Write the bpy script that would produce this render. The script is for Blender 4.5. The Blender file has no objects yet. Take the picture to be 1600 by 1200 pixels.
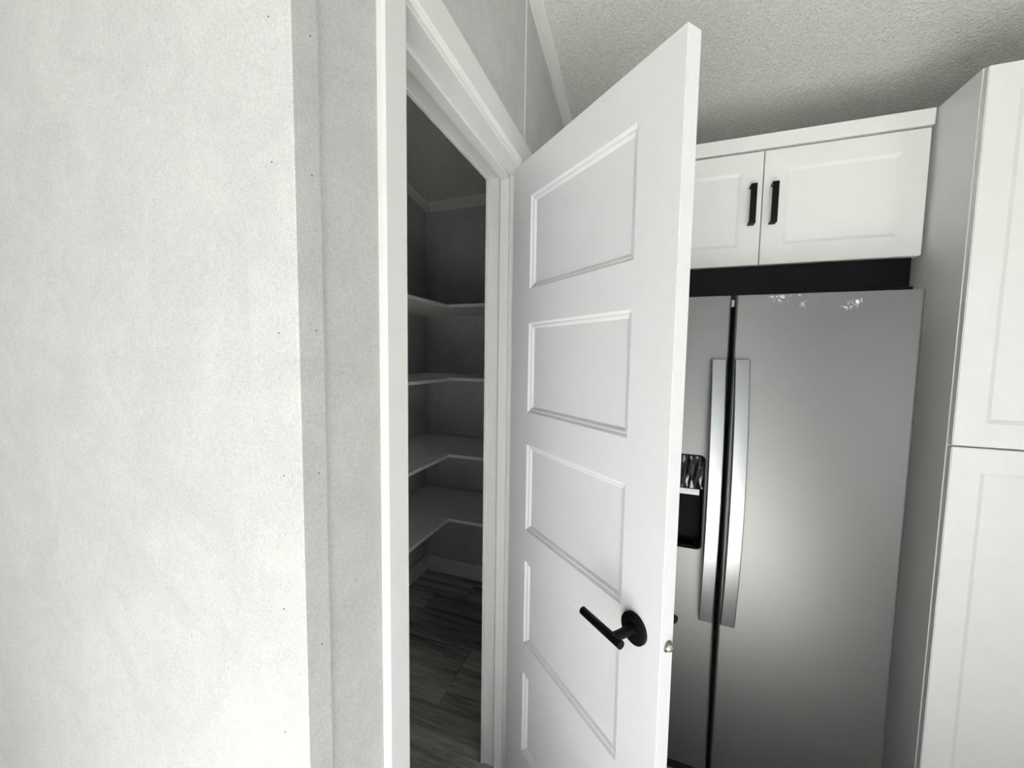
import bpy, bmesh, math, random
from mathutils import Vector, Matrix
random.seed(4)
S = bpy.context.scene
COL = S.collection

# ------------------------------------------------------------------ camera
D = 0.0174                                   # floor level of the survey -> z = 0
cam = bpy.data.cameras.new('camera'); cam_o = bpy.data.objects.new('camera', cam); COL.objects.link(cam_o)
cam.sensor_fit = 'HORIZONTAL'; cam.sensor_width = 36.0; cam.lens = 36.0 * 600.84 / 1600.0
cam.clip_start = 0.02
CR = Vector((0.33999237, -0.94031618, 0.0145142)); CU = Vector((0.06340528, 0.03831863, 0.99725195)); CF = Vector((0.93828831, 0.33813778, -0.07264905))
m = Matrix((CR, CU, -CF)).transposed().to_4x4(); m.translation = Vector((-0.07757, -0.40256, 1.46806 + D))
cam_o.matrix_world = m
S.camera = cam_o

# ------------------------------------------------------------------ sky, sun, daylight openings
world = bpy.data.worlds.new('sky'); S.world = world; world.use_nodes = True
bg = world.node_tree.nodes['Background']; bg.inputs[0].default_value = (0.875, 0.912, 1.0, 1); bg.inputs[1].default_value = 2.35
SUN_TO = Vector((1.04, -0.10, -1.0)).normalized()
sun = bpy.data.lights.new('sun', 'SUN'); sun.energy = 92.0; sun.angle = 0.01; sun.color = (1.0, 0.978, 0.985)
sun_o = bpy.data.objects.new('sun', sun); COL.objects.link(sun_o); sun_o.rotation_euler = SUN_TO.to_track_quat('-Z', 'Y').to_euler()
XW = -2.30                                   # inner face of the glazed wall behind the camera
YR = -2.55                                   # inner face of the wall to the right
WIN = (-1.30, 0.55, 0.20, 2.30)                 # window behind the camera y0,y1,z0,z1
FILL_PATIO = (-2.05, -0.45, 0.03, 2.10)            # unseen patio door added in the right wall to light the doorway wall, x0,x1,z0,z1
for nm, loc, sx, sz, face in (('window_portal', (XW - 0.08, (WIN[0] + WIN[1]) / 2, (WIN[2] + WIN[3]) / 2), WIN[1] - WIN[0], WIN[3] - WIN[2], (1, 0, 0)),
                              ('fill_patio_portal', ((FILL_PATIO[0] + FILL_PATIO[1]) / 2, YR - 0.08, (FILL_PATIO[2] + FILL_PATIO[3]) / 2), FILL_PATIO[1] - FILL_PATIO[0], FILL_PATIO[3] - FILL_PATIO[2], (0, 1, 0))):
    L = bpy.data.lights.new(nm, 'AREA'); L.shape = 'RECTANGLE'; L.size = sx; L.size_y = sz
    L.cycles.is_portal = True
    o = bpy.data.objects.new(nm, L); COL.objects.link(o)
    o.location = loc; o.rotation_euler = Vector(face).to_track_quat('-Z', 'Z').to_euler()
S.view_settings.view_transform = 'Standard'; S.view_settings.look = 'None'
S.view_settings.gamma = 1.0; S.view_settings.use_curve_mapping = False
S.view_settings.exposure = 0.38
S.cycles.use_denoising = True
S.cycles.max_bounces = 8; S.cycles.diffuse_bounces = 5; S.cycles.glossy_bounces = 4
S.cycles.sample_clamp_indirect = 6.0

# ------------------------------------------------------------------ materials
def mat(name, col, rough=0.5, metal=0.0, spec=0.5):
    M = bpy.data.materials.new(name); M.use_nodes = True
    b = M.node_tree.nodes['Principled BSDF']
    b.inputs['Base Color'].default_value = (*col, 1); b.inputs['Roughness'].default_value = rough
    b.inputs['Metallic'].default_value = metal; b.inputs['Specular IOR Level'].default_value = spec
    return M, M.node_tree, b
def N(nt, kind, **kw):
    n = nt.nodes.new(kind)
    for k, v in kw.items(): setattr(n, k, v)
    return n
def coords(nt, scale=(1, 1, 1), kind='Object'):
    tc = N(nt, 'ShaderNodeTexCoord'); mp = N(nt, 'ShaderNodeMapping'); mp.inputs['Scale'].default_value = scale
    nt.links.new(tc.outputs[kind], mp.inputs['Vector']); return mp.outputs['Vector']
def noise(nt, vec, scale, detail=3, rough=0.6, dist=0.0):
    n = N(nt, 'ShaderNodeTexNoise'); n.inputs['Scale'].default_value = scale; n.inputs['Detail'].default_value = detail
    n.inputs['Roughness'].default_value = rough; n.inputs['Distortion'].default_value = dist
    nt.links.new(vec, n.inputs['Vector']); return n.outputs['Fac']
def ramp(nt, fac, stops):
    r = N(nt, 'ShaderNodeValToRGB'); e = r.color_ramp.elements
    while len(e) < len(stops): e.new(0.5)
    for k, (p, c) in enumerate(stops):
        e[k].position = p; e[k].color = (*c, 1)
    nt.links.new(fac, r.inputs['Fac']); return r.outputs['Color']
def bump(nt, b, height, strength, dist=0.001):
    n = N(nt, 'ShaderNodeBump'); n.inputs['Strength'].default_value = strength; n.inputs['Distance'].default_value = dist
    nt.links.new(height, n.inputs['Height']); nt.links.new(n.outputs['Normal'], b.inputs['Normal'])
def mix(nt, a, b_, fac, mode='MIX'):
    n = N(nt, 'ShaderNodeMix', data_type='RGBA', blend_type=mode)
    if isinstance(fac, (int, float)): n.inputs[0].default_value = fac
    else: nt.links.new(fac, n.inputs[0])
    for sock, v in ((n.inputs[6], a), (n.inputs[7], b_)):
        if isinstance(v, tuple): sock.default_value = (*v, 1)
        else: nt.links.new(v, sock)
    return n.outputs[2]

# vinyl covered wallboard: pale grey with fine short fibres and soft blotches
M_WALL, nt, b = mat('vinyl_wallboard', (0.68, 0.69, 0.66), 0.62, 0, 0.35)
v = coords(nt)
f1 = noise(nt, v, 150, 6, 0.8, 2.6); f2 = noise(nt, v, 9, 4, 0.65, 0.8)
vz = coords(nt, (1.0, 1.0, 0.35)); f3 = noise(nt, vz, 260, 4, 0.7, 3.0)
c1 = ramp(nt, f1, [(0.32, (0.42, 0.425, 0.419)), (0.50, (0.55, 0.554, 0.551)), (0.68, (0.64, 0.643, 0.641))])
c2 = ramp(nt, f2, [(0.34, (0.90, 0.90, 0.90)), (0.66, (1.0, 1.0, 0.995))])
c3 = ramp(nt, f3, [(0.36, (0.84, 0.84, 0.83)), (0.50, (1, 1, 1))])
cc = mix(nt, mix(nt, c1, c2, 1.0, 'MULTIPLY'), c3, 0.8, 'MULTIPLY')
nt.links.new(cc, b.inputs['Base Color']); bump(nt, b, f1, 0.12, 0.0006)

# white enamel on trim
def white_paint(name, col, rough, grain):
    M, nt, b = mat(name, col, rough, 0, 0.45)
    v = coords(nt); f = noise(nt, v, 14, 3)
    nt.links.new(ramp(nt, f, [(0.3, tuple(x * 0.97 for x in col)), (0.7, col)]), b.inputs['Base Color'])
    if grain: bump(nt, b, noise(nt, v, 480, 2), grain, 0.0003)
    return M
M_TRIM = white_paint('white_trim', (0.70, 0.704, 0.698), 0.42, 0.05)
M_DOOR = white_paint('white_door', (0.685, 0.688, 0.708), 0.40, 0.06)
M_CAB = white_paint('white_cabinet', (0.68, 0.682, 0.676), 0.38, 0.03)
M_SHELF = white_paint('white_melamine', (0.76, 0.76, 0.75), 0.5, 0.0)
# orange-peel ceiling
M_CEIL, nt, b = mat('textured_ceiling', (0.72, 0.72, 0.69), 0.9, 0, 0.2)
v = coords(nt); f = noise(nt, v, 150, 2, 0.5, 0.3); g = noise(nt, v, 70, 2)
nt.links.new(ramp(nt, f, [(0.35, (0.54, 0.54, 0.515)), (0.62, (0.64, 0.64, 0.615))]), b.inputs['Base Color'])
ad = N(nt, 'ShaderNodeMath', operation='ADD'); nt.links.new(f, ad.inputs[0]); nt.links.new(g, ad.inputs[1]); bump(nt, b, ad.outputs[0], 0.62, 0.0045)
# grey wood-look planks
M_FLOOR, nt, b = mat('grey_plank', (0.2, 0.18, 0.16), 0.5, 0, 0.4)
oi = N(nt, 'ShaderNodeObjectInfo')
tc = N(nt, 'ShaderNodeTexCoord'); mp = N(nt, 'ShaderNodeMapping'); mp.inputs['Scale'].default_value = (1, 0.055, 1)
ml = N(nt, 'ShaderNodeVectorMath', operation='ADD'); sc_ = N(nt, 'ShaderNodeVectorMath', operation='SCALE'); sc_.inputs[0].default_value = (7.3, 11.7, 3.1)
nt.links.new(oi.outputs['Random'], sc_.inputs['Scale']); nt.links.new(tc.outputs['Object'], ml.inputs[0]); nt.links.new(sc_.outputs[0], ml.inputs[1]); nt.links.new(ml.outputs[0], mp.inputs['Vector'])
v = mp.outputs['Vector']
g1 = noise(nt, v, 30, 7, 0.7, 0.35); g2 = noise(nt, v, 110, 5, 0.75, 0.2); g3 = noise(nt, v, 6, 3, 0.5, 0.4)
c = ramp(nt, g1, [(0.33, (0.14, 0.135, 0.127)), (0.45, (0.43, 0.412, 0.395)), (0.70, (0.64, 0.622, 0.60))])
c = mix(nt, c, ramp(nt, g2, [(0.35, (0.55, 0.53, 0.5)), (0.55, (1, 1, 1))]), 0.8, 'MULTIPLY')
c = mix(nt, c, ramp(nt, g3, [(0.35, (0.75, 0.75, 0.75)), (0.6, (1.1, 1.08, 1.05))]), 1.0, 'MULTIPLY')
tone = N(nt, 'ShaderNodeMapRange'); tone.inputs['To Min'].default_value = 0.72; tone.inputs['To Max'].default_value = 1.1
nt.links.new(oi.outputs['Random'], tone.inputs['Value'])
hs = N(nt, 'ShaderNodeHueSaturation'); nt.links.new(tone.outputs[0], hs.inputs['Value']); nt.links.new(c, hs.inputs['Color'])
nt.links.new(hs.outputs['Color'], b.inputs['Base Color']); bump(nt, b, g2, 0.15, 0.0006)
# brushed stainless
def steel(name, col, rough, aniso):
    M, nt, b = mat(name, col, rough, 1.0)
    v = coords(nt, (1, 1, 60)); f = noise(nt, v, 14, 3, 0.6)
    r = N(nt, 'ShaderNodeMapRange'); r.inputs['To Min'].default_value = rough * 0.92; r.inputs['To Max'].default_value = rough * 1.08
    nt.links.new(f, r.inputs['Value']); nt.links.new(r.outputs[0], b.inputs['Roughness'])
    nt.links.new(ramp(nt, f, [(0.3, tuple(x * 0.97 for x in col)), (0.7, col)]), b.inputs['Base Color'])
    b.inputs['Anisotropic'].default_value = aniso
    return M
M_STEEL = steel('brushed_steel', (0.185, 0.184, 0.182), 0.45, 0.0)
M_BAR = steel('satin_handle_steel', (0.36, 0.365, 0.372), 0.36, 0.0)
M_SILVER = mat('glossy_silver', (0.11, 0.11, 0.12), 0.22, 1.0)[0]
M_NICKEL = mat('satin_nickel', (0.40, 0.38, 0.35), 0.34, 1.0)[0]
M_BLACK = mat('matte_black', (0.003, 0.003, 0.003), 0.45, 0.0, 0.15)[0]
M_GASKET = mat('black_gasket', (0.004, 0.004, 0.004), 0.7, 0.0, 0.2)[0]
M_GLOSS = mat('gloss_black_plastic', (0.004, 0.004, 0.006), 0.06, 0.0, 0.55)[0]
M_DARK = mat('dark_cavity', (0.003, 0.003, 0.003), 0.6, 0.0, 0.1)[0]
M_SIDE = mat('grey_cabinet_steel', (0.10, 0.10, 0.105), 0.5, 0.2)[0]
M_NAIL = mat('nail_head', (0.09, 0.09, 0.085), 0.5, 0.2)[0]
M_BRASSY = mat('hinge_steel', (0.30, 0.30, 0.30), 0.4, 0.9)[0]
M_GROUND, nt, b = mat('concrete_ground', (0.34, 0.34, 0.32), 0.9)
nt.links.new(ramp(nt, noise(nt, coords(nt), 3, 4), [(0.3, (0.10, 0.10, 0.09)), (0.7, (0.14, 0.14, 0.13))]), b.inputs['Base Color'])
M_GLASS, nt, b = mat('clear_glass', (1, 1, 1), 0.0)
tr = N(nt, 'ShaderNodeBsdfTransparent'); tr.inputs[0].default_value = (0.95, 0.97, 0.96, 1)
gl = N(nt, 'ShaderNodeBsdfGlossy'); gl.inputs['Roughness'].default_value = 0.0
ms = N(nt, 'ShaderNodeMixShader'); ms.inputs[0].default_value = 0.06
nt.links.new(tr.outputs[0], ms.inputs[1]); nt.links.new(gl.outputs[0], ms.inputs[2]); nt.links.new(ms.outputs[0], nt.nodes['Material Output'].inputs[0])
# crinkled clear protective film (leftover on the appliance)
M_FILM, nt, b = mat('clear_film', (1, 1, 1), 0.05)
v = coords(nt); f = noise(nt, v, 26, 3, 0.6, 1.6); g = noise(nt, coords(nt, (1.0, 1.0, 1.3)), 11, 2, 0.5, 0.4)
def mth(op, a_, b_):
    n = N(nt, 'ShaderNodeMath', operation=op)
    for i_, q_ in enumerate((a_, b_)):
        if q_ is None: continue
        if isinstance(q_, float): n.inputs[i_].default_value = q_
        else: nt.links.new(q_, n.inputs[i_])
    return n.outputs[0]
ridge = mth('ABSOLUTE', mth('SUBTRACT', f, 0.5), None)
crease = N(nt, 'ShaderNodeMapRange'); crease.inputs['From Min'].default_value = 0.030; crease.inputs['From Max'].default_value = 0.006; nt.links.new(ridge, crease.inputs['Value'])
msk = N(nt, 'ShaderNodeMapRange'); msk.inputs['From Min'].default_value = 0.50; msk.inputs['From Max'].default_value = 0.58; nt.links.new(g, msk.inputs['Value'])
fac = mth('ADD', mth('MULTIPLY', crease.outputs[0], msk.outputs[0]), 0.015)
tr = N(nt, 'ShaderNodeBsdfTransparent')
b.inputs['Base Color'].default_value = (0.85, 0.86, 0.87, 1); b.inputs['Roughness'].default_value = 0.25
ms = N(nt, 'ShaderNodeMixShader'); nt.links.new(fac, ms.inputs[0])
nt.links.new(tr.outputs[0], ms.inputs[1]); nt.links.new(b.outputs[0], ms.inputs[2]); nt.links.new(ms.outputs[0], nt.nodes['Material Output'].inputs[0])

# ------------------------------------------------------------------ mesh helpers
def add_box(bm, x0, x1, y0, y1, z0, z1):
    vs = [bm.verts.new(p) for p in ((x0, y0, z0), (x1, y0, z0), (x1, y1, z0), (x0, y1, z0), (x0, y0, z1), (x1, y0, z1), (x1, y1, z1), (x0, y1, z1))]
    for q in ((0, 3, 2, 1), (4, 5, 6, 7), (0, 1, 5, 4), (1, 2, 6, 5), (2, 3, 7, 6), (3, 0, 4, 7)): bm.faces.new([vs[i] for i in q])
    return vs
def box(x0, x1, y0, y1, z0, z1, bev=0.0, seg=2):
    bm = bmesh.new(); add_box(bm, min(x0, x1), max(x0, x1), min(y0, y1), max(y0, y1), min(z0, z1), max(z0, z1))
    if bev: bmesh.ops.bevel(bm, geom=list(bm.edges), offset=bev, segments=seg, affect='EDGES', profile=0.5)
    return bm
def extrude_poly(pts, path0, path1):
    """closed polygon ring of 3D offsets swept from path0 to path1 (two lists of 3D points)"""
    bm = bmesh.new(); a = [bm.verts.new(p) for p in path0]; b_ = [bm.verts.new(p) for p in path1]; n = len(a)
    for i in range(n): bm.faces.new((a[i], a[(i + 1) % n], b_[(i + 1) % n], b_[i]))
    bm.faces.new(a[::-1]); bm.faces.new(b_); bmesh.ops.recalc_face_normals(bm, faces=bm.faces); return bm
def tube(path, radii, seg=20, caps=True):
    bm = bmesh.new(); rings = []
    path = [Vector(p) for p in path]
    for i, p in enumerate(path):
        t = (path[min(i + 1, len(path) - 1)] - path[max(i - 1, 0)]).normalized()
        ref = Vector((0, 0, 1)) if abs(t.z) < 0.9 else Vector((1, 0, 0))
        u = t.cross(ref).normalized(); w = t.cross(u)
        r = radii[i] if isinstance(radii, (list, tuple)) else radii
        rings.append([bm.verts.new(p + u * r * math.cos(2 * math.pi * k / seg) + w * r * math.sin(2 * math.pi * k / seg)) for k in range(seg)])
    for A, B in zip(rings, rings[1:]):
        for k in range(seg): bm.faces.new((A[k], A[(k + 1) % seg], B[(k + 1) % seg], B[k]))
    if caps: bm.faces.new(rings[0][::-1]); bm.faces.new(rings[-1])
    bmesh.ops.recalc_face_normals(bm, faces=bm.faces); return bm
def join(*bms):
    out = bmesh.new()
    for q in bms:
        me = bpy.data.meshes.new('tmp'); q.to_mesh(me); out.from_mesh(me); bpy.data.meshes.remove(me); q.free()
    return out
def obj(name, bm, material, parent=None, smooth=False):
    me = bpy.data.meshes.new(name); bm.to_mesh(me); bm.free(); me.materials.append(material)
    if smooth:
        me.polygons.foreach_set('use_smooth', [True] * len(me.polygons)); me.set_sharp_from_angle(angle=math.radians(35))
    o = bpy.data.objects.new(name, me); COL.objects.link(o)
    if parent: o.parent = parent
    return o
def empty(name, loc=(0, 0, 0), rz=0.0):
    o = bpy.data.objects.new(name, None); COL.objects.link(o); o.location = loc; o.rotation_euler = (0, 0, rz); o.empty_display_size = 0.1; return o
def tag(o, label, cat, group=None, kind=None):
    o['label'] = label; o['category'] = cat
    if group: o['group'] = group
    if kind: o['kind'] = kind
    return o

# ------------------------------------------------------------------ dimensions
SL = -0.184                                          # ceiling fall towards the far wall
def zc(x): return 2.630 + D + SL * (x - 1.144)       # ceiling underside
XB, XR = 0.2754, -1.10                               # near pantry wall face; ridge of the vault
def zroof(x): return zc(x) if x >= XR else zc(XR) + SL * (XR - x)
XF, YP = 2.157, 1.0135                               # far wall, pantry rear wall
YT = 0.128                                           # thickness of the doorway wall
XL, XJ = 0.4859, 1.1184                              # opening sides
ZJ = 2.0444 + D                                      # underside of head jamb
YLF = 3.2                                  # room limits to the side

def prism_xz(pts, y0, y1):                           # polygon in x,z extruded along y
    return extrude_poly(None, [(x, y0, z) for x, z in pts], [(x, y1, z) for x, z in pts])
# ------------------------------------------------------------------ structure
bmw = join(prism_xz([(XB, 0), (XL - 0.016, 0), (XL - 0.016, zc(XL - 0.016)), (XB, zc(XB))], 0, YT),
           prism_xz([(XL - 0.016, ZJ + 0.016), (XJ + 0.016, ZJ + 0.016), (XJ + 0.016, zc(XJ + 0.016)), (XL - 0.016, zc(XL - 0.016))], 0, YT),
           prism_xz([(XJ + 0.016, 0), (XF, 0), (XF, zc(XF)), (XJ + 0.016, zc(XJ + 0.016))], 0, YT))
w = obj('wall_left', bmw, M_WALL); tag(w, 'pale grey mottled wall that holds the pantry doorway', 'wall', kind='structure')
w = obj('wall_near', prism_xz([(XB, 0), (XB + 0.11, 0), (XB + 0.11, zc(XB + 0.11)), (XB, zc(XB))], YT, YP + 0.11), M_WALL)
w.data.transform(Matrix.Identity(4)); tag(w, 'bright daylit mottled pantry side wall facing the camera', 'wall', kind='structure')
w = obj('wall_far', box(XF, XF + 0.12, YR, YP + 0.11, 0, zc(XF)), M_WALL); tag(w, 'far end wall behind the refrigerator and the pantry shelves', 'wall', kind='structure')
w = obj('wall_pantry', prism_xz([(XB + 0.11, 0), (XF, 0), (XF, zc(XF)), (XB + 0.11, zc(XB + 0.11))], YP, YP + 0.11), M_WALL)
tag(w, 'dim rear wall of the pantry behind the shelf boards', 'wall', kind='structure')
def gable(y0, y1, x1, hole=None):
    lo, hi = XW - 0.16, x1
    def col(a, c_, z0):
        pts = [(a, z0), (c_, z0), (c_, zroof(c_))] + ([(XR, zroof(XR))] if a < XR < c_ else []) + [(a, zroof(a))]
        return prism_xz(pts, y0, y1)
    if not hole: return col(lo, hi, 0)
    return join(col(lo, hole[0], 0), col(hole[1], hi, 0), col(hole[0], hole[1], hole[3]), box(hole[0], hole[1], y0, y1, 0, hole[2]))
w = obj('wall_right', gable(YR - 0.12, YR, XF + 0.12, FILL_PATIO), M_WALL); tag(w, 'side wall with an added patio door to the right of the camera', 'wall', kind='structure')
w = obj('wall_side', gable(YLF, YLF + 0.12, XF + 0.12), M_WALL); tag(w, 'living area side wall out of the picture', 'wall', kind='structure')
w = obj('wall_hall', box(XF, XF + 0.12, YP + 0.11, YLF, 0, zc(XF)), M_WALL); tag(w, 'end wall of the passage beside the pantry', 'wall', kind='structure')
# glazed wall behind the camera
w0, w1, wz0, wz1 = WIN
zt = zroof(XW)
bmw = join(box(XW - 0.16, XW, YR, w0, 0, zt), box(XW - 0.16, XW, w0, w1, 0, wz0), box(XW - 0.16, XW, w0, w1, wz1, zt), box(XW - 0.16, XW, w1, YLF, 0, zt))
w = obj('wall_behind', bmw, M_WALL); tag(w, 'wall with a window behind the camera', 'wall', kind='structure')
def glazing(name, loc, rz, y0, y1, z0, z1, n, label, cat):
    e = empty(name, loc, rz); tag(e, label, cat, kind='structure')
    hy = (y1 - y0) / 2; h = z1 - z0
    fr = join(box(-0.03, 0.03, -hy, hy, 0, 0.06), box(-0.03, 0.03, -hy, hy, h - 0.06, h), box(-0.03, 0.03, -hy, -hy + 0.06, 0.06, h - 0.06), box(-0.03, 0.03, hy - 0.06, hy, 0.06, h - 0.06))
    obj('window_frame', fr, M_TRIM, e)
    for k in range(n):
        a = -hy + 0.06 + (2 * hy - 0.12) * k / n; c_ = -hy + 0.06 + (2 * hy - 0.12) * (k + 1) / n
        if k: obj('mullion', box(-0.02, 0.02, a - 0.03, a + 0.03, 0.06, h - 0.06), M_TRIM, e)
        obj('pane', box(-0.003, 0.003, a + (0.03 if k else 0), c_ - (0.03 if k < n - 1 else 0), 0.06, h - 0.06), M_GLASS, e)
glazing('window_1', (XW - 0.08, (w0 + w1) / 2, wz0), 0, *WIN, 2, 'two pane window behind the camera', 'window')
glazing('fill_patio_door', ((FILL_PATIO[0] + FILL_PATIO[1]) / 2, YR - 0.08, FILL_PATIO[2]), math.pi / 2, *FILL_PATIO, 1, 'unseen glazed door added in the side wall to fill the doorway wall with daylight', 'patio door')
# vaulted ceiling, two slopes
bm = bmesh.new()
for a, c_ in ((XR, XF + 0.12), (XW - 0.16, XR)):
    add = extrude_poly(None, [(a, YR - 0.12, zroof(a)), (c_, YR - 0.12, zroof(c_)), (c_, YR - 0.12, zroof(c_) + 0.1), (a, YR - 0.12, zroof(a) + 0.1)],
                       [(a, YLF + 0.12, zroof(a)), (c_, YLF + 0.12, zroof(c_)), (c_, YLF + 0.12, zroof(c_) + 0.1), (a, YLF + 0.12, zroof(a) + 0.1)])
    bm = join(bm, add)
w = obj('ceiling', bm, M_CEIL); tag(w, 'sloping pale ceiling with a pebbled texture', 'ceiling', kind='structure')
g = obj('ground', join(box(-30, XW - 0.16, -20, 20, -0.4, -0.3), box(XW - 0.16, 20, -20, YR - 0.12, -0.4, -0.3)), M_GROUND); tag(g, 'concrete yard outside the added patio door', 'ground', kind='structure')

# floor: slab plus individual planks running across the doorway
fl = obj('floor', box(XW - 0.16, XF + 0.12, YR - 0.12, YLF + 0.12, -0.08, -0.0085), M_GASKET); tag(fl, 'weathered grey wood look plank floor', 'floor', kind='structure')
rows = [(1.2685, 1.604), (1.604, 1.7565), (1.7565, 1.94), (1.94, 2.157)]
xx = 1.2685
while xx > XW - 0.15: rows.append((max(xx - 0.336, XW - 0.16), xx)); xx -= 0.336
butt = {0: 0.395, 1: 0.13, 2: 0.80, 3: 0.617}
for r, (a, c_) in enumerate(rows):
    y = butt.get(r, random.uniform(0.0, 1.2)) + 0.0
    while y > YR: y -= 1.25
    while y < YLF:
        y0, y1 = max(y, YR), min(y + 1.25, YLF)
        if y1 - y0 > 0.02:
            o = obj('plank', box(a + 0.0012, c_ - 0.0012, y0 + 0.0012, y1 - 0.0012, -0.0085, 0.0, 0.0009, 1), M_FLOOR, fl)
        y += 1.25

# ------------------------------------------------------------------ trim of the doorway
CT = 0.013
def casing(y_face, y_wall, u0, u1, inner_bevel):
    """profile in (u,y): u from inner edge to outer edge"""
    s = 1 if u1 > u0 else -1
    return [(u0, y_wall), (u0, y_face + 0.006), (u0 + s * 0.003, y_face + 0.003), (u0 + s * 0.005, y_face + 0.004), (u0 + s * inner_bevel, y_face), (u1 - s * 0.004, y_face), (u1, y_face + 0.004), (u1, y_wall)]
t1 = empty('trim_1', ((XL + XJ) / 2, 0, 0)); tag(t1, 'white casing boards around the pantry doorway', 'door casing', kind='structure')
def at_parent(o, e):                                  # keep world placement under the empty
    o.data.transform(Matrix.Translation(-e.location)); return o
ZO = 2.1269 + D; ZI = ZJ + 0.002
OXL, OXR = XL - 0.063, XJ + 0.005 + 0.075
prof = casing(-CT, 0, ZI, ZO, 0.011)
# head casing mitred into the sides
at_parent(obj('head_casing', extrude_poly(None, [(XL + (XL - OXL) * -(z - ZI) / (ZO - ZI), y, z) for z, y in prof], [(XJ + 0.005 + 0.075 * (z - ZI) / (ZO - ZI), y, z) for z, y in prof]), M_TRIM, t1), t1)
prof = casing(-CT, 0, XL, OXL, 0.009)
at_parent(obj('side_casing', extrude_poly(None, [(x, y, 0.0) for x, y in prof], [(x, y, ZI + (ZO - ZI) * (XL - x) / (XL - OXL)) for x, y in prof]), M_TRIM, t1), t1)
prof = casing(-CT, 0, XJ + 0.005, OXR, 0.009)
at_parent(obj('side_casing', extrude_poly(None, [(x, y, 0.0) for x, y in prof], [(x, y, ZI + (ZO - ZI) * (x - XJ - 0.005) / 0.075) for x, y in prof]), M_TRIM, t1), t1)
t2 = empty('trim_2', ((XL + XJ) / 2, YT / 2, 0)); tag(t2, 'white door jamb with a raised stop inside the opening', 'door jamb', kind='structure')
JT = 0.016
JF = -0.001
def jb(name, *a, bev=0.001): return at_parent(obj(name, box(*a, bev, 1), M_TRIM, t2), t2)
jb('side_jamb', XJ, XJ + JT, JF, YT, 0, ZJ + JT)
jb('side_jamb', XL - JT, XL - 0.004, JF, YT, 0, ZJ + JT)
jb('head_jamb', XL - 0.004, XJ, JF, YT, ZJ, ZJ + JT)
SY0, SY1, ST = 0.044, 0.0755, 0.0115
jb('door_stop', XJ - ST, XJ, SY0, SY1, 0, ZJ - ST, bev=0.002)
jb('door_stop', XL - 0.004, XL - 0.004 + ST, SY0, SY1, 0, ZJ - ST, bev=0.002)
jb('door_stop', XL - 0.004, XJ, SY0, SY1, ZJ - ST, ZJ, bev=0.002)
jb('jamb_edge_strip', XJ - 0.004, XJ, 0.1165, YT, 0, ZJ - 0.004)
jb('jamb_edge_strip', XL - 0.004, XJ, 0.1165, YT, ZJ - 0.004, ZJ)

# corner trim on the outside corner, with nail heads
t6 = empty('trim_3', (XB, 0, 0)); tag(t6, 'thin mottled corner strip with nail heads where two walls meet', 'corner trim', kind='structure')
TK = 0.006; XO = 0.3076
pr = [(XB, 0), (XO, 0), (XO, -TK), (XB - TK + 0.0015, -TK), (XB - TK, -TK + 0.0015), (XB - TK, 0.075), (XB, 0.075)]
at_parent(obj('corner_strip', extrude_poly(None, [(x, y, 0) for x, y in pr], [(x, y, zc(x)) for x, y in pr]), M_WALL, t6), t6)
def nail(p, n):
    n = Vector(n); p = Vector(p); at_parent(obj('nail', tube([p - n * 0.002, p + n * 0.0004], 0.00105, 8), M_NAIL, t6), t6)
for y, z in ((0.0271, 1.8535), (0.0286, 1.6927), (0.025, 1.4917), (0.0242, 1.3147), (0.0307, 1.1385), (0.0349, 0.9668), (0.028, 0.78), (0.03, 2.04)): nail((XB - TK, y, z + D), (-1, 0, 0))
for x, z in ((0.2965, 1.8445), (0.2945, 1.6835), (0.2955, 1.4961), (0.295, 1.314), (0.294, 1.083), (0.295, 0.88), (0.296, 2.03)): nail((x, -TK, z + D), (0, -1, 0))
# vertical seam strip above the right hand end of the head casing
t7 = obj('trim_4', box(1.1185, 1.1235, -0.0018, 0, ZO, 2.575), M_TRIM); tag(t7, 'narrow white seam strip on the wall above the door casing', 'seam strip', kind='structure')
# crown mouldings
def crown_prof(h=0.052, p=0.030): return [(0, 0.0), (0.005, 0.0), (0.007, 0.010), (0.013, 0.024), (0.022, 0.036), (p - 0.004, h - 0.008), (p, h - 0.007), (p, h + 0.004), (0, h + 0.004)]
cp = crown_prof()
def along_x(x0, x1, yw, sgn): return extrude_poly(None, [(x0, yw + sgn * u, zc(x0) - 0.052 + v_) for u, v_ in cp], [(x1, yw + sgn * u, zc(x1) - 0.052 + v_) for u, v_ in cp])
o = obj('trim_5', along_x(XB, XF, 0, -1), M_TRIM, smooth=True); tag(o, 'white crown moulding sloping above the pantry doorway wall', 'crown moulding', kind='structure')
o = obj('trim_6', along_x(XB + 0.11, XF, YP, -1), M_TRIM, smooth=True); tag(o, 'crown moulding on the rear pantry wall', 'crown moulding', kind='structure')
def along_y(y0, y1): return extrude_poly(None, [(XF - u, y0, zc(XF) - 0.052 + v_ + (0.184 * u if v_ > 0.04 else 0)) for u, v_ in cp], [(XF - u, y1, zc(XF) - 0.052 + v_ + (0.184 * u if v_ > 0.04 else 0)) for u, v_ in cp])
o = obj('trim_7', along_y(YT, YP - 0.03), M_TRIM, smooth=True); tag(o, 'crown moulding on the far pantry wall', 'crown moulding', kind='structure')
# corner batten in the pantry
o = obj('trim_8', box(XF - 0.004, XF, 0.918, YP, 0.11, zc(XF) - 0.05, 0.001, 1), M_WALL); tag(o, 'flat batten in the back corner of the pantry', 'batten', kind='structure')
BH = 0.110
o = obj('baseboard_far', box(XF - 0.012, XF, YT, YP - 0.012, 0, BH, 0.002), M_TRIM); tag(o, 'white baseboard along the far pantry wall', 'baseboard', kind='structure')
o = obj('baseboard_pantry', box(XB + 0.11, XF, YP - 0.012, YP, 0, BH, 0.002), M_TRIM); tag(o, 'white baseboard along the rear pantry wall', 'baseboard', kind='structure')

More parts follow.
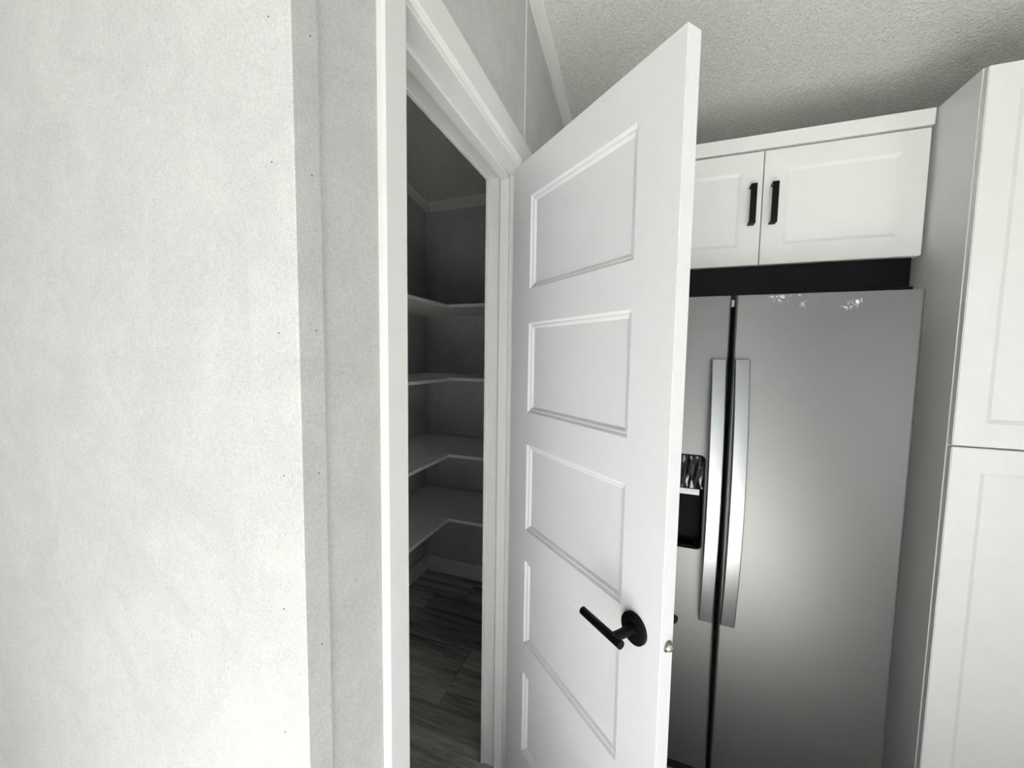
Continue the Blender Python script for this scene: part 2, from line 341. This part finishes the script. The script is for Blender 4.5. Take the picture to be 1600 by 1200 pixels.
# ------------------------------------------------------------------ pantry shelves
XS, YS, SHT = 1.727, 0.606, 0.0165
levels = [(0.580, 'lowest'), (0.936, 'second lowest'), (1.349, 'third lowest'), (1.7335, 'highest')]
for z, nm in levels:
    z += D
    o = obj('pantry_shelf', box(XS, XF - 0.004, YT + 0.002, YP - 0.001, z - SHT, z, 0.001, 1), M_SHELF)
    tag(o, '%s white shelf board along the far pantry wall' % nm, 'shelf', 'far wall pantry shelves')
    o = obj('pantry_shelf', box(XB + 0.112, XS - 0.002, YS, YP - 0.001, z - SHT - 0.0025, z - 0.0025, 0.001, 1), M_SHELF)
    tag(o, '%s white shelf board on the pantry side wall, butting the far board' % nm, 'shelf', 'side wall pantry shelves')

# ------------------------------------------------------------------ the open door
TH = math.radians(48.61); T_ = 0.035
# local frame: +X from hinge edge to free edge, +Y to the back (kitchen side), front face at y = 0
ux = Vector((-math.cos(TH), -math.sin(TH), 0)); uy = Vector((math.sin(TH), -math.cos(TH), 0))
DW, DH, DZ = 0.6163, 2.044 + D - 0.014, 0.014
dr = empty('door_1', (1.0896, 0.0214, 0.0), math.atan2(ux.y, ux.x)); tag(dr, 'white five panel pantry door standing half open', 'door', kind='structure')
# local y axis after rotation: rotate (0,1) -> (-ux.y, ux.x); uy equals that
def T(t): return 2.044 + D - t                       # height from distance below the door top
S0, PW, PT, PP, PR = 0.1045, 0.4048, 0.1114, 0.2667, 0.0989
W1, H1, LG, W2, H2 = 0.0062, 0.0052, 0.0042, 0.0066, 0.0056
def rect_ring(s0, s1, z0, z1, y): return [(s0, y, z0), (s1, y, z0), (s1, y, z1), (s0, y, z1)]
panels = [(S0, S0 + PW, T(PT + i * (PP + PR) + PP), T(PT + i * (PP + PR))) for i in range(5)]
bm = bmesh.new()
def quad(ps, flip=False):
    vs = [bm.verts.new(p) for p in ps]; bm.faces.new(vs[::-1] if flip else vs)
for side in (0, 1):
    y = 0.0 if side == 0 else T_; sg = 1 if side == 0 else -1
    def fq(s0, s1, z0, z1): quad([(s0, y, z0), (s1, y, z0), (s1, y, z1), (s0, y, z1)], side == 1)
    zb, ztp = DZ, T(0)
    fq(0, S0, zb, ztp); fq(S0 + PW, DW, zb, ztp)
    zs = [zb] + [v_ for p in reversed(panels) for v_ in (p[2], p[3])] + [ztp]
    for a, c_ in zip(zs[0::2], zs[1::2]): fq(S0, S0 + PW, a, c_)
    for (s0, s1, z0, z1) in panels:
        A = rect_ring(s0, s1, z0, z1, y); B = rect_ring(s0 + W1, s1 - W1, z0 + W1, z1 - W1, y + sg * H1); C_ = rect_ring(s0 + W1 + LG, s1 - W1 - LG, z0 + W1 + LG, z1 - W1 - LG, y + sg * (H1 + 0.0004))
        for P, Q in ((A, B), (B, C_)):
            for k in range(4): quad([P[k], P[(k + 1) % 4], Q[(k + 1) % 4], Q[k]], side == 1)
quad([(DW, 0, DZ), (DW, T_, DZ), (DW, T_, T(0)), (DW, 0, T(0))]); quad([(0, 0, DZ), (0, T_, DZ), (0, T_, T(0)), (0, 0, T(0))], True)
quad([(0, 0, T(0)), (DW, 0, T(0)), (DW, T_, T(0)), (0, T_, T(0))]); quad([(0, 0, DZ), (DW, 0, DZ), (DW, T_, DZ), (0, T_, DZ)], True)
bmesh.ops.remove_doubles(bm, verts=bm.verts, dist=1e-6); bmesh.ops.recalc_face_normals(bm, faces=bm.faces)
sharp = [e for e in bm.edges if len(e.link_faces) == 2 and all(abs(v_.co.y) < 1e-6 or abs(v_.co.y - T_) < 1e-6 for v_ in e.verts) and e.calc_face_angle(0) > 1.2]
bmesh.ops.bevel(bm, geom=sharp, offset=0.0014, segments=2, affect='EDGES')
obj('slab', bm, M_DOOR, dr)
for (s0, s1, z0, z1) in panels:
    bm = bmesh.new(); q = W1 + LG
    A0 = rect_ring(s0 + q, s1 - q, z0 + q, z1 - q, H1 + 0.0004); A1 = rect_ring(s0 + q + W2, s1 - q - W2, z0 + q + W2, z1 - q - W2, H1 + H2)
    B0 = rect_ring(s0 + q, s1 - q, z0 + q, z1 - q, T_ - H1 - 0.0004); B1 = rect_ring(s0 + q + W2, s1 - q - W2, z0 + q + W2, z1 - q - W2, T_ - H1 - H2)
    R_ = [[bm.verts.new(p) for p in r_] for r_ in (A1, A0, B0, B1)]
    for P, Q in zip(R_, R_[1:]):
        for k in range(4): bm.faces.new((P[k], P[(k + 1) % 4], Q[(k + 1) % 4], Q[k]))
    bm.faces.new(R_[0]); bm.faces.new(R_[-1][::-1]); bmesh.ops.recalc_face_normals(bm, faces=bm.faces)
    obj('panel', bm, M_DOOR, dr)
HZ, HS = 0.910 + D, 0.551
def lever(sg, y0):
    """black lever set on one face: rose, neck, lever bar"""
    e = empty('lever_handle'); e.parent = dr; e['label'] = 'black lever handle with round rose'
    def Y(a): return y0 + sg * a
    obj('rose', tube([(HS, Y(0), HZ), (HS, Y(0.006), HZ), (HS, Y(0.0075), HZ), (HS, Y(0.008), HZ)], [0.0325, 0.0325, 0.0318, 0.0305], 48), M_BLACK, e, True)
    obj('neck', tube([(HS, Y(0.008), HZ), (HS, Y(0.011), HZ), (HS, Y(0.0112), HZ), (HS, Y(0.058), HZ)], [0.0125, 0.0125, 0.0098, 0.0095], 28), M_BLACK, e, True)
    zz = HZ - 0.0005
    obj('lever_bar', tube([(HS + 0.0232, Y(0.061), zz), (HS + 0.0225, Y(0.061), zz), (HS - 0.0945, Y(0.061), zz), (HS - 0.0955, Y(0.061), zz)], [0.0078, 0.0088, 0.0088, 0.0078], 28), M_BLACK, e, True)
lever(-1, 0.0); lever(1, T_)
# round face latch on the door edge
lp = empty('latch'); lp.parent = dr; lp['label'] = 'satin nickel latch bolt'
LZ, LY = 0.908 + D, 0.0195
obj('latch_face', tube([(DW - 0.001, LY, LZ), (DW + 0.0008, LY, LZ), (DW + 0.0012, LY, LZ)], [0.0118, 0.0118, 0.0112], 32), M_NICKEL, lp, True)
bm = tube([(DW, LY, LZ), (DW + 0.008, LY, LZ), (DW + 0.0095, LY, LZ), (DW + 0.0105, LY, LZ)], [0.0078, 0.0078, 0.0066, 0.004], 28)
for v_ in bm.verts:                                   # sloping face of the bolt
    if v_.co.x > DW + 0.006: v_.co.x -= 0.35 * max(0, (LY - v_.co.y + 0.004))
obj('latch_bolt', bm, M_NICKEL, lp, True)
for z in (1.795, 1.02, 0.225):
    h = empty('hinge'); h.parent = dr
    kx, ky = -0.003, T_ + 0.006
    obj('knuckle', tube([(kx, ky, z), (kx, ky, z + 0.089)], 0.0055, 14), M_BRASSY, h, True)
    obj('leaf', box(-0.0018, 0.0, 0.004, T_ + 0.003, z, z + 0.089), M_BRASSY, h)

# ------------------------------------------------------------------ refrigerator
FX, FZT, FZB = 1.33, 1.6875, 0.0475
FY0, FYG0, FYG1, FY1 = -0.272, -0.6383, -0.6480, -1.115
DT = 0.060
fr = empty('refrigerator', (FX, (FY0 + FY1) / 2, 0)); tag(fr, 'stainless steel side by side refrigerator under the white cabinets', 'refrigerator')
FO = fr.location.copy()
def fobj(name, bm, m_, parent=fr, smooth=False):
    bm.transform(Matrix.Translation(-FO)); return obj(name, bm, m_, parent, smooth)
fobj('body', box(FX + DT + 0.012, XF - 0.03, FY0 - 0.004, FY1 + 0.004, 0.03, FZT - 0.012, 0.004), M_SIDE)
fobj('gasket', box(FX + DT, FX + DT + 0.0118, FY0 - 0.012, FY1 + 0.012, FZB + 0.01, FZT - 0.02), M_GASKET)
fobj('base_grille', box(FX + 0.008, FX + DT - 0.001, FY0 - 0.01, FY1 + 0.01, 0.006, FZB - 0.004, 0.003), M_GLOSS)
for y in (FY0 - 0.06, FY1 + 0.06):
    for x in (FX + 0.12, XF - 0.12): fobj('foot', tube([(x, y, 0), (x, y, 0.03)], 0.02, 14), M_GASKET)
def rounded_slab(y0, y1, hole=None):
    """door skin with softly rounded front vertical edges; optional rectangular recess with round corners"""
    r = 0.010; prof = []
    prof.append((FX + DT, y0)); prof.append((FX + r, y0))
    s = -1 if y1 < y0 else 1
    for k in range(1, 7):
        a = math.pi / 2 * k / 6; prof.append((FX + r - r * math.sin(a), y0 + s * (r - r * math.cos(a))))
    for k in range(0, 7):
        a = math.pi / 2 * k / 6; prof.append((FX + r - r * math.cos(a), y1 - s * (r - r * math.sin(a))))
    prof.append((FX + DT, y1))
    return extrude_poly(None, [(x, y, FZB) for x, y in prof], [(x, y, FZT) for x, y in prof])
fz = fobj('freezer_door', rounded_slab(FY0, FYG0), M_STEEL, smooth=True)
rd = fobj('fresh_food_door', rounded_slab(FYG1, FY1), M_STEEL, smooth=True)
# dispenser opening
DY0, DY1, DZ0, DZ1 = -0.372, -0.5870, 0.8365, 1.1635
def rrect(y0, y1, z0, z1, r, n=7):
    pts = []
    for cy, cz, a0 in ((max(y0, y1) - r, z1 - r, 0), (min(y0, y1) + r, z1 - r, 90), (min(y0, y1) + r, z0 + r, 180), (max(y0, y1) - r, z0 + r, 270)):
        for k in range(n):
            a = math.radians(a0 + 90 * k / (n - 1)); pts.append((cy + r * math.cos(a), cz + r * math.sin(a)))
    return pts
cut = fobj('cutter', extrude_poly(None, [(FX - 0.02, y, z) for y, z in rrect(DY0, DY1, DZ0, DZ1, 0.017)], [(FX + 0.05, y, z) for y, z in rrect(DY0, DY1, DZ0, DZ1, 0.017)]), M_STEEL)
bpy.context.view_layer.update()
md = fz.modifiers.new('recess', 'BOOLEAN'); md.object = cut; md.operation = 'DIFFERENCE'; md.solver = 'EXACT'
dg = bpy.context.evaluated_depsgraph_get(); me = bpy.data.meshes.new_from_object(fz.evaluated_get(dg)); fz.modifiers.clear(); fz.data = me
me.set_sharp_from_angle(angle=math.radians(35))
bpy.data.objects.remove(cut)
dp = empty('dispenser'); dp.parent = fr; dp['label'] = 'glossy black water and ice dispenser'
def dobj(name, bm, m_, smooth=False): return fobj(name, bm, m_, dp, smooth)
def ring_frame(x0, x1, grow, inset, m_, name):
    a = rrect(DY0 + grow, DY1 - grow, DZ0 - grow, DZ1 + grow, 0.017 + grow); b_ = rrect(DY0 - inset, DY1 + inset, DZ0 + inset, DZ1 - inset, 0.017 - inset * 0.6)
    bm = bmesh.new(); n = len(a)
    L_ = [[bm.verts.new((x, y, z)) for y, z in ps] for x, ps in ((x1, a), (x0, a), (x0, b_), (x1, b_))]
    for P, Q in zip(L_, L_[1:]):
        for k in range(n): bm.faces.new((P[k], P[(k + 1) % n], Q[(k + 1) % n], Q[k]))
    bmesh.ops.recalc_face_normals(bm, faces=bm.faces); return dobj(name, bm, m_)
ring_frame(FX - 0.0008, FX + 0.03, -0.0005, 0.005, M_GASKET, 'bezel')
ZS1, ZS0 = 1.0465, 1.0235
# back and sides of the recess (open box of thin walls)
dobj('recess_lining', join(box(FX + 0.0455, FX + 0.049, DY0 - 0.004, DY1 + 0.004, DZ0 + 0.004, DZ1 - 0.004), box(FX + 0.004, FX + 0.0455, DY0 - 0.002, DY0 - 0.005, DZ0 + 0.014, DZ1 - 0.014), box(FX + 0.004, FX + 0.0455, DY1 + 0.005, DY1 + 0.002, DZ0 + 0.014, DZ1 - 0.014)), M_DARK)
# glossy control face wrapped in crinkled film
bm = bmesh.new(); ny, nz = 36, 24; grid = []
for j in range(nz + 1):
    row = []
    for i in range(ny + 1):
        y = DY0 - 0.006 + (DY1 - DY0 + 0.012) * i / ny; z = ZS1 + (DZ1 - 0.006 - ZS1) * j / nz
        x = FX + 0.0035 - 0.0011 * math.sin(y * 150 - z * 38 + 1.1 * math.sin(z * 34)) - 0.0005 * math.sin(y * 330 + z * 70)
        row.append(bm.verts.new((x, y, z)))
    grid.append(row)
for j in range(nz):
    for i in range(ny): bm.faces.new((grid[j][i], grid[j][i + 1], grid[j + 1][i + 1], grid[j + 1][i]))
back = [bm.verts.new((FX + 0.02, y, z)) for y, z in ((DY0 - 0.006, ZS1), (DY1 + 0.006, ZS1), (DY1 + 0.006, DZ1 - 0.006), (DY0 - 0.006, DZ1 - 0.006))]
bm.faces.new(back)
bmesh.ops.recalc_face_normals(bm, faces=bm.faces)
dobj('control_face', bm, M_GLOSS, True)
dobj('silver_band', box(FX + 0.001, FX + 0.02, DY0 - 0.006, DY1 + 0.013, ZS0, ZS1, 0.002), M_SILVER)
dobj('nozzle', tube([(FX + 0.03, (DY0 + DY1) / 2, ZS0), (FX + 0.03, (DY0 + DY1) / 2, ZS0 - 0.03)], [0.012, 0.009], 16), M_GLOSS, True)
dobj('drip_tray', box(FX + 0.004, FX + 0.044, DY0 - 0.022, DY1 + 0.022, DZ0 + 0.006, DZ0 + 0.010), M_DARK)
# arched bar handles
def handle(parent, y0, y1):
    z0, z1 = 0.602, 1.484; n = 28; outer, inner = [], []
    for k in range(n + 1):
        t = k / n; bow = 1 - (2 * t - 1) ** 2
        x = FX - 0.022 - 0.043 * bow; z = z0 + (z1 - z0) * t
        outer.append((x, z)); inner.append((x + 0.013, z))
    bm = bmesh.new(); rows_ = []
    for (xo, z), (xi, _) in zip(outer, inner):
        rows_.append([bm.verts.new(p) for p in ((xi, y0, z), (xo + 0.003, y0, z), (xo + 0.0008, y0 - 0.0025, z), (xo, (y0 + y1) / 2, z), (xo + 0.0008, y1 + 0.0025, z), (xo + 0.003, y1, z), (xi, y1, z))])
    for P, Q in zip(rows_, rows_[1:]):
        for k in range(7): bm.faces.new((P[k], P[(k + 1) % 7], Q[(k + 1) % 7], Q[k]))
    bm.faces.new(rows_[0]); bm.faces.new(rows_[-1]); bmesh.ops.recalc_face_normals(bm, faces=bm.faces)
    for za, zb in ((z0 + 0.004, z0 + 0.03), (z1 - 0.03, z1 - 0.004)):
        bm = join(bm, box(FX - 0.016, FX + 0.002, y0 - 0.006, y1 + 0.006, za, zb))
    o = fobj('handle', bm, M_BAR, parent, True); o['label'] = 'satin steel arched bar handle'
    return o
h1 = handle(fz, -0.5868, -0.6280); h2 = handle(rd, -0.6525, -0.6945)
# hinge covers on top and shipping clip in the door gap
fobj('hinge_cover', box(FX + 0.02, FX + 0.16, FY0 - 0.02, FY0 - 0.09, FZT - 0.012, FZT + 0.012, 0.004), M_GASKET)
fobj('hinge_cover', box(FX + 0.02, FX + 0.16, FY1 + 0.09, FY1 + 0.02, FZT - 0.012, FZT + 0.012, 0.004), M_GASKET)
fobj('shipping_clip', box(FX + 0.012, FX + 0.03, FYG0 - 0.001, FYG1 + 0.001, FZT - 0.034, FZT - 0.012, 0.001, 1), mat('pale_blue_plastic', (0.30, 0.33, 0.42), 0.3)[0])
# torn leftover film near the top of the right door: thin crumpled sheet
bm = bmesh.new(); ny, nz = 44, 14; grid = []
random.seed(11)
from mathutils import noise as mn
for j in range(nz + 1):
    row = []
    for i in range(ny + 1):
        y = -0.735 - 0.235 * i / ny; z = FZT - 0.004 - 0.055 * j / nz * (0.55 + 0.45 * mn.noise((i * 0.21, 3.1, 0)) + 0.35)
        x = FX - 0.0012 - 0.0075 * abs(mn.noise((y * 60, z * 90, 2.0))) - 0.003 * abs(mn.noise((y * 160, z * 200, 7.0)))
        row.append(bm.verts.new((x, y, z)))
    grid.append(row)
for j in range(nz):
    for i in range(ny): bm.faces.new((grid[j][i], grid[j][i + 1], grid[j + 1][i + 1], grid[j + 1][i]))
o = fobj('protective_film', bm, M_FILM, rd); o['label'] = 'crinkled clear plastic film'

# ------------------------------------------------------------------ cabinet over the refrigerator
CX, CT_, CS, CB = 1.5595, 2.2636 + D, 2.2071 + D, 1.8106 + D
CYL, CYM, CYR = -0.285, -0.7540, -1.208
def cabinet_door(parent, y0, y1, z0, z1, o_):
    """door with a shallow recessed field; y0 > y1"""
    bm = bmesh.new(); fr_, ins, dpth, th_ = 0.066, 0.012, 0.005, 0.019
    R_ = [rect_ring(y1, y0, z0, z1, 0), rect_ring(y1 + fr_, y0 - fr_, z0 + fr_, z1 - fr_, 0), rect_ring(y1 + fr_ + ins, y0 - fr_ - ins, z0 + fr_ + ins, z1 - fr_ - ins, dpth)]
    back = rect_ring(y1, y0, z0, z1, th_)
    conv = lambda p: (CX + p[1], p[0], p[2])
    V = [[bm.verts.new(conv(p)) for p in r_] for r_ in [back] + R_]
    for P, Q in zip(V, V[1:]):
        for k in range(4): bm.faces.new((P[k], P[(k + 1) % 4], Q[(k + 1) % 4], Q[k]))
    bm.faces.new(V[0]); bm.faces.new(V[-1]); bmesh.ops.recalc_face_normals(bm, faces=bm.faces)
    ed = [e for e in bm.edges if len(e.link_faces) == 2 and e.calc_face_angle(0) > 1.2]
    bmesh.ops.bevel(bm, geom=ed, offset=0.0018, segments=2, affect='EDGES')
    bm.transform(Matrix.Translation(-o_)); return obj('door', bm, M_CAB, parent)
def pull(parent, yc, z0, z1, o_):
    hw = 0.0098; x0 = CX - 0.031
    bm = join(box(x0, x0 + 0.007, yc - hw, yc + hw, z0, z1, 0.0008, 1), box(x0 + 0.0069, CX, yc - hw, yc + hw, z0, z0 + 0.0085, 0.0005, 1), box(x0 + 0.0069, CX, yc - hw, yc + hw, z1 - 0.0085, z1, 0.0005, 1))
    bm.transform(Matrix.Translation(-o_)); o = obj('handle', bm, M_BLACK, parent); o['label'] = 'flat black bar pull'; return o
cb = empty('wall_cabinet', (CX, CYM, CB)); tag(cb, 'white two door cabinet with black pulls above the refrigerator', 'cabinet')
CO = cb.location.copy()
def cobj(name, bm, m_, parent=cb):
    bm.transform(Matrix.Translation(-CO)); return obj(name, bm, m_, parent)
cobj('body', box(CX + 0.0195, XF - 0.001, CYL, CYR, CB + 0.001, CS + 0.006), M_CAB)
cobj('top_rail', box(CX - 0.004, XF - 0.001, CYL + 0.004, CYR - 0.004, CS + 0.006, CT_, 0.002), M_CAB)
d_l = cabinet_door(cb, CYL - 0.001, CYM + 0.0018, CB, CS, CO); d_r = cabinet_door(cb, CYM - 0.0018, CYR + 0.001, CB, CS, CO)
PZ0, PZ1 = 1.9505 + D, 2.0885 + D
pull(d_l, -0.7212, PZ0, PZ1, CO); pull(d_r, -0.7872, PZ0 - 0.002, PZ1 - 0.0012, CO)
cobj('gap_shade_panel', box(CX + 0.030, CX + 0.042, CYL - 0.01, CYR + 0.01, FZT + 0.016, CB + 0.001), M_BLACK)  # black sheet standing in for the deep shade between refrigerator and cabinet
# tall end panels flanking the refrigerator
o = obj('end_panel', box(FX + 0.07, XF - 0.001, -0.240, -0.260, 0, CT_, 0.001), M_CAB)
tag(o, 'tall white end panel between the doorway wall and the refrigerator', 'end panel')
tc_ = empty('tall_cabinet', (CX - 0.2, -1.6, 0)); tag(tc_, 'tall white storage cabinet at the far side of the refrigerator', 'cabinet')
TO = tc_.location.copy()
def tobj(name, bm, m_, parent=tc_):
    bm.transform(Matrix.Translation(-TO)); return obj(name, bm, m_, parent)
tobj('body', box(FX + 0.0595, XF - 0.001, CYR - 0.010, -2.0, 0.0, CT_), M_CAB)
SX = CX; CX = FX + 0.040
for z0, z1 in ((0.10, 1.245), (1.25, CT_ - 0.005)):
    for y0, y1 in ((CYR - 0.012, -1.606), (-1.61, -1.998)):
        cabinet_door(tc_, y0, y1, z0, z1, TO)
CX = SX
